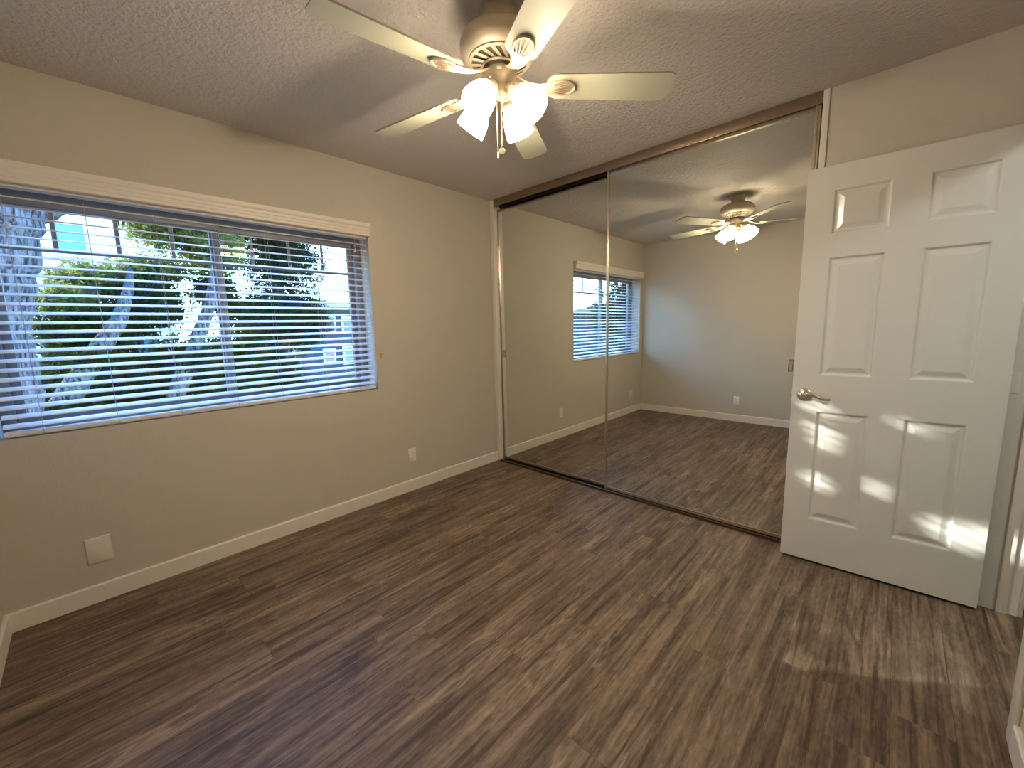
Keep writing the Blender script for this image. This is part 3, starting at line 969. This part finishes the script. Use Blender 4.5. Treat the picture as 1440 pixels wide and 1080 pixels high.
def foliage(name, m, blobs, n_sprays, parent, leaf=(0.085, 0.030), per=7, shell=0.45, gap=True, droop=0.2):
    """blobs: (centre, radii, weight); sprays of small leaves sit mostly near each blob's skin"""
    wts = np.array([b_[2] for b_ in blobs], float); wts /= wts.sum()
    idx = rng.choice(len(blobs), n_sprays, p=wts)
    C = np.array([b_[0] for b_ in blobs])[idx]
    Rr = np.array([b_[1] for b_ in blobs])[idx]
    d = rng.normal(size=(n_sprays, 3)); d /= np.linalg.norm(d, axis=1)[:, None]
    rad = (shell + (1 - shell) * rng.random(n_sprays)) * (1 + 0.13 * rng.normal(size=n_sprays))
    P = C + d * Rr * rad[:, None]
    if gap:
        P = P[~in_gap(P)]; 
    d = (P - P.mean(0)); d /= np.linalg.norm(d, axis=1)[:, None] + 1e-6
    n = len(P)
    V = []
    for k in range(per):
        g = d * 0.6 + rng.normal(size=(n, 3)) * 0.75
        g[:, 2] += 0.15 - droop
        g /= np.linalg.norm(g, axis=1)[:, None]
        s = np.cross(g, rng.normal(size=(n, 3))); s /= np.linalg.norm(s, axis=1)[:, None] + 1e-6
        ln = leaf[0] * (0.6 + 0.8 * rng.random(n))[:, None]; wd = leaf[1] * (0.6 + 0.8 * rng.random(n))[:, None]
        b0 = P + rng.normal(size=(n, 3)) * 0.025
        V.append(np.stack([b0, b0 + g * ln * 0.5 + s * wd * 0.5, b0 + g * ln, b0 + g * ln * 0.5 - s * wd * 0.5], 1))
    V = np.concatenate(V).reshape(-1, 3)
    if gap:
        q = V.reshape(-1, 4, 3)
        q = q[~in_gap(q.mean(1))]
        V = q.reshape(-1, 3)
    nq = len(V) // 4
    me = bpy.data.meshes.new(name)
    me.vertices.add(nq * 4); me.vertices.foreach_set('co', V.astype(np.float32).ravel())
    me.loops.add(nq * 4); me.loops.foreach_set('vertex_index', np.arange(nq * 4, dtype=np.int32))
    me.polygons.add(nq); me.polygons.foreach_set('loop_start', np.arange(0, nq * 4, 4, dtype=np.int32))
    me.polygons.foreach_set('loop_total', np.full(nq, 4, dtype=np.int32))
    me.update(calc_edges=True)
    o = bpy.data.objects.new(name, me)
    COL.objects.link(o)
    me.materials.append(M[m])
    o.parent = parent
    o.matrix_parent_inverse = Matrix.Translation(-parent.location)
    return o
def trunk(b, pts, rad, seg=16, rough=0.08):
    # resample with bumps
    pts = [Vector(p) for p in pts]
    P, Q = [], []
    for i in range(len(pts) - 1):
        for k in range(8):
            u = k / 8
            P.append(pts[i].lerp(pts[i + 1], u)); Q.append((rad[i] * (1 - u) + rad[i + 1] * u) * (1 + rough * random.uniform(-1, 1)))
    P.append(pts[-1]); Q.append(rad[-1])
    P = [p + Vector((random.uniform(-1, 1), random.uniform(-1, 1), 0)) * rough * 0.3 * Q[i] for i, p in enumerate(P)]
    b.tube(P, Q, seg)
random.seed(3)
GZ = -2.8
struct(MB().box(-60, -WTH - 0.05, -50, 50, GZ - 0.1, GZ).build('ground', 'ground'))

tA = thing('juniper_tree', 'thick grey-barked tree trunk close outside the left end of the window', 'tree', (-2.7, -3.25, GZ))
b = MB()
trunk(b, [(-2.75, -3.20, GZ), (-2.72, -3.22, 0.6), (-2.70, -3.20, 1.5), (-2.70, -3.12, 2.1), (-2.72, -3.10, 2.7), (-2.9, -3.5, 3.6), (-3.3, -4.2, 4.6)], [0.30, 0.19, 0.195, 0.25, 0.33, 0.25, 0.16], 20)
tk = b.build('trunk', 'bark', tA, True)
b = MB()
trunk(b, [(-2.74, -3.0, 2.35), (-2.95, -2.65, 2.60), (-3.0, -2.25, 2.60), (-3.1, -1.85, 2.55), (-3.3, -1.2, 2.75)], [0.15, 0.09, 0.07, 0.05, 0.02], 10)
b.build('branch', 'bark', tA, True)
foliage('foliage', 'leafA', [((-4.2, -5.0, 3.3), (1.3, 1.2, 1.0), 4), ((-5.3, -5.8, 3.9), (1.2, 1.3, 1.1), 3), ((-3.4, -4.5, 2.9), (0.8, 0.6, 0.9), 2), ((-3.4, -1.9, 2.75), (0.5, 0.55, 0.22), 0.25),
                            ((-4.6, -4.6, 2.2), (0.9, 0.9, 0.7), 1.2), ((-4.0, -3.9, 3.9), (1.2, 1.0, 0.8), 2)], 11000, tA, per=9, leaf=(0.085, 0.034))  # crown mostly out of view, added to block the sun outside the gaps

tB = thing('leaning_juniper', 'sunlit yellow-green tree with leaning grey trunks behind the left window panes', 'tree', (-4.6, -2.9, GZ))
b = MB()
trunk(b, [(-4.5, -3.6, GZ), (-4.5, -3.25, 0.0), (-4.5, -2.95, 0.55), (-4.5, -2.62, 1.10), (-4.6, -2.36, 1.52), (-5.0, -2.2, 1.95), (-5.6, -2.1, 2.3)], [0.24, 0.16, 0.13, 0.11, 0.085, 0.06, 0.03], 12)
b.build('trunk', 'bark', tB, True)
b = MB()
trunk(b, [(-5.2, -2.2, GZ), (-5.1, -1.85, 0.4), (-5.0, -1.50, 1.25), (-5.0, -1.30, 1.75), (-5.1, -1.15, 2.3), (-5.6, -0.9, 2.9)], [0.16, 0.12, 0.095, 0.08, 0.06, 0.03], 12)
b.build('trunk', 'bark', tB, True)
foliage('foliage', 'leafB', [((-6.0, -1.55, 3.05), (0.7, 0.52, 0.36), 2.0), ((-6.0, -1.0, 2.75), (0.7, 0.5, 0.5), 1.6), ((-6.0, -2.45, 2.15), (0.7, 0.50, 0.25), 1.0), ((-5.5, -2.78, 1.80), (0.5, 0.34, 0.22), 0.8), ((-6.0, -1.8, 2.35), (0.6, 0.5, 0.2), 0.7)],
        4600, tB, per=9, leaf=(0.075, 0.024), shell=0.3)
foliage('foliage', 'leafA', [((-5.5, -2.6, 1.35), (0.6, 0.6, 0.42), 1.6), ((-5.6, -1.95, 1.78), (0.5, 0.45, 0.40), 1.2), ((-5.5, -2.7, 0.6), (0.5, 0.75, 0.5), 1.5), ((-5.6, -1.7, 0.75), (0.5, 0.7, 0.55), 1.5), ((-6.0, -1.05, 2.05), (0.5, 0.35, 0.3), 0.6),
                            ((-5.6, -2.2, 0.0), (0.5, 1.3, 0.5), 1.3), ((-4.35, -2.75, 1.05), (0.12, 0.35, 0.12), 0.12), ((-4.3, -3.0, 0.45), (0.15, 0.4, 0.12), 0.12), ((-4.8, -1.5, 0.9), (0.15, 0.3, 0.15), 0.15), ((-5.6, -0.75, 0.9), (0.5, 0.4, 0.6), 0.8), ((-5.8, -0.9, 1.75), (0.4, 0.25, 0.2), 0.25)], 11500, tB, per=9, leaf=(0.07, 0.024), shell=0.2)

tC = thing('tall_cypress', 'tall dark green cypress filling the right half of the window', 'tree', (-7.2, 0.4, GZ))
b = MB()
trunk(b, [(-7.4, 0.4, GZ), (-7.4, 0.4, 0.5), (-7.4, 0.45, 2.5), (-7.4, 0.4, 4.6)], [0.22, 0.17, 0.12, 0.03], 12)
b.build('trunk', 'bark', tC, True)
foliage('foliage', 'leafC', [((-7.4, 0.55, 3.0), (0.75, 0.95, 1.05), 3), ((-7.4, 0.85, 1.6), (0.75, 0.65, 0.7), 2.0), ((-7.4, 0.1, 1.65), (0.75, 0.75, 0.6), 2.2), ((-7.4, 0.05, 0.4), (0.75, 0.75, 0.8), 3), ((-7.4, -0.75, 0.6), (0.7, 0.5, 0.7), 1.8), ((-7.5, 0.3, 4.2), (0.7, 0.9, 0.7), 2),
                            ((-7.4, -0.4, 3.4), (0.7, 0.4, 0.45), 1.2), ((-7.4, 0.0, -1.0), (0.75, 1.1, 1.0), 2)], 17000, tC, per=9, leaf=(0.075, 0.023), shell=0.25)

tD = thing('hedge', 'dark hedge low beneath the trees outside the window', 'hedge', (-9.2, -1.8, GZ))
foliage('foliage', 'leafA', [((-9.2, -3.6, -0.3), (0.7, 1.2, 1.2), 1), ((-9.2, -1.8, -0.2), (0.7, 1.2, 1.2), 1), ((-9.2, 0.0, -0.4), (0.7, 1.2, 1.1), 1), ((-9.2, -1.8, -1.7), (0.7, 3.0, 1.0), 1.4)], 5200, tD, per=8, leaf=(0.12, 0.05), shell=0.3)

# the yard beyond the left end of the window, which only the mirror shows
tF = thing('yard_tree', 'loose dark tree outside, seen only through the blind in the mirror', 'tree', (-3.6, -10.0, GZ))
b = MB(); trunk(b, [(-3.6, -10.0, GZ), (-3.5, -10.1, 0.0), (-3.6, -10.0, 2.4)], [0.2, 0.15, 0.06], 10)
b.build('trunk', 'bark', tF, True)
foliage('foliage', 'leafC', [((-3.4, -10.0, 2.2), (1.4, 1.1, 0.9), 2.2), ((-2.4, -9.6, 1.9), (0.8, 0.7, 0.55), 0.9), ((-4.6, -10.6, 1.6), (1.2, 1.0, 0.8), 1.4), ((-3.2, -10.2, 0.6), (1.2, 1.0, 0.6), 0.9)], 2600, tF, per=8, leaf=(0.13, 0.05), gap=False, shell=0.2)

# far trees seen at a slant in the mirror
tE = thing('street_tree', 'small leafy tree up the street, seen through the blind in the mirror', 'tree', (-6.5, 6.0, GZ))
b = MB(); trunk(b, [(-6.5, 6.0, GZ), (-6.4, 6.1, 0.0), (-6.5, 6.0, 2.6)], [0.2, 0.15, 0.06], 10)
b.build('trunk', 'bark', tE, True)
foliage('foliage', 'leafC', [((-6.5, 6.0, 2.6), (1.5, 1.6, 1.3), 2), ((-6.2, 5.0, 1.2), (1.2, 1.1, 0.9), 1.2), ((-6.8, 7.0, 1.3), (1.2, 1.2, 1.0), 1.2)], 2600, tE, per=7, leaf=(0.15, 0.06), gap=False)

def house(name, label, x0, x1, y0, y1, z1, m, rows, roof_h=0.9):
    h = thing(name, label, 'house', ((x0 + x1) / 2, (y0 + y1) / 2, GZ))
    MB().box(x0, x1, y0, y1, GZ, z1).build('walls', m, h)
    b = MB(); e_ = 0.35
    xm = (x0 + x1) / 2
    b.grid([[(x0 - e_, y, z1), (x1 + e_, y, z1), (xm, y, z1 + roof_h)] for y in (y0 - e_, y1 + e_)], True, True, True)
    b.build('roof', 'roof', h)
    for (ya_, yb_, za_, zb_, mm) in rows:
        wf = MB()
        rect_frame(wf, x1 - 0.02, x1 + 0.06, ya_, yb_, za_, zb_, 0.08, 0.004)
        wo_ = wf.build('window_frame', 'white_house', h)
        MB().box(x1 - 0.01, x1 + 0.03, ya_ + 0.08, yb_ - 0.08, za_ + 0.08, zb_ - 0.08).build('pane', mm, wo_)
    return h
house('pale_house', 'pale stucco house with teal windows beyond the left panes', -20, -14, -6.5, -0.6, 5.0, 'white_house',
      [(-2.95, -2.25, 3.5, 4.45, 'teal'), (-4.6, -3.6, 3.3, 4.5, 'hwin'), (-1.8, -1.0, 0.2, 1.5, 'hwin'), (-3.6, -2.6, 0.2, 1.5, 'hwin')])
house('neighbour_house', 'blue-grey house beyond the yard, seen only through the blind in the mirror', -11, -2.2, -21.5, -16.5, 2.0, 'blue_house',
      [(-20.5, -19.5, 0.2, 1.4, 'hwin'), (-18.4, -17.4, 0.2, 1.4, 'hwin')], 0.6)
house('blue_house', 'blue house across the street beyond the right window pane', -20, -14, 3.1, 9.5, 2.25, 'blue_house',
      [(3.9, 4.5, 1.2, 1.9, 'hwin'), (4.75, 5.5, 1.2, 1.9, 'hwin'), (3.9, 4.4, 0.0, 0.6, 'hwin'), (4.7, 5.6, -0.1, 0.7, 'hwin'), (6.2, 7.2, 1.2, 1.9, 'hwin'), (7.6, 8.6, -0.1, 0.8, 'hwin')], 0.5)
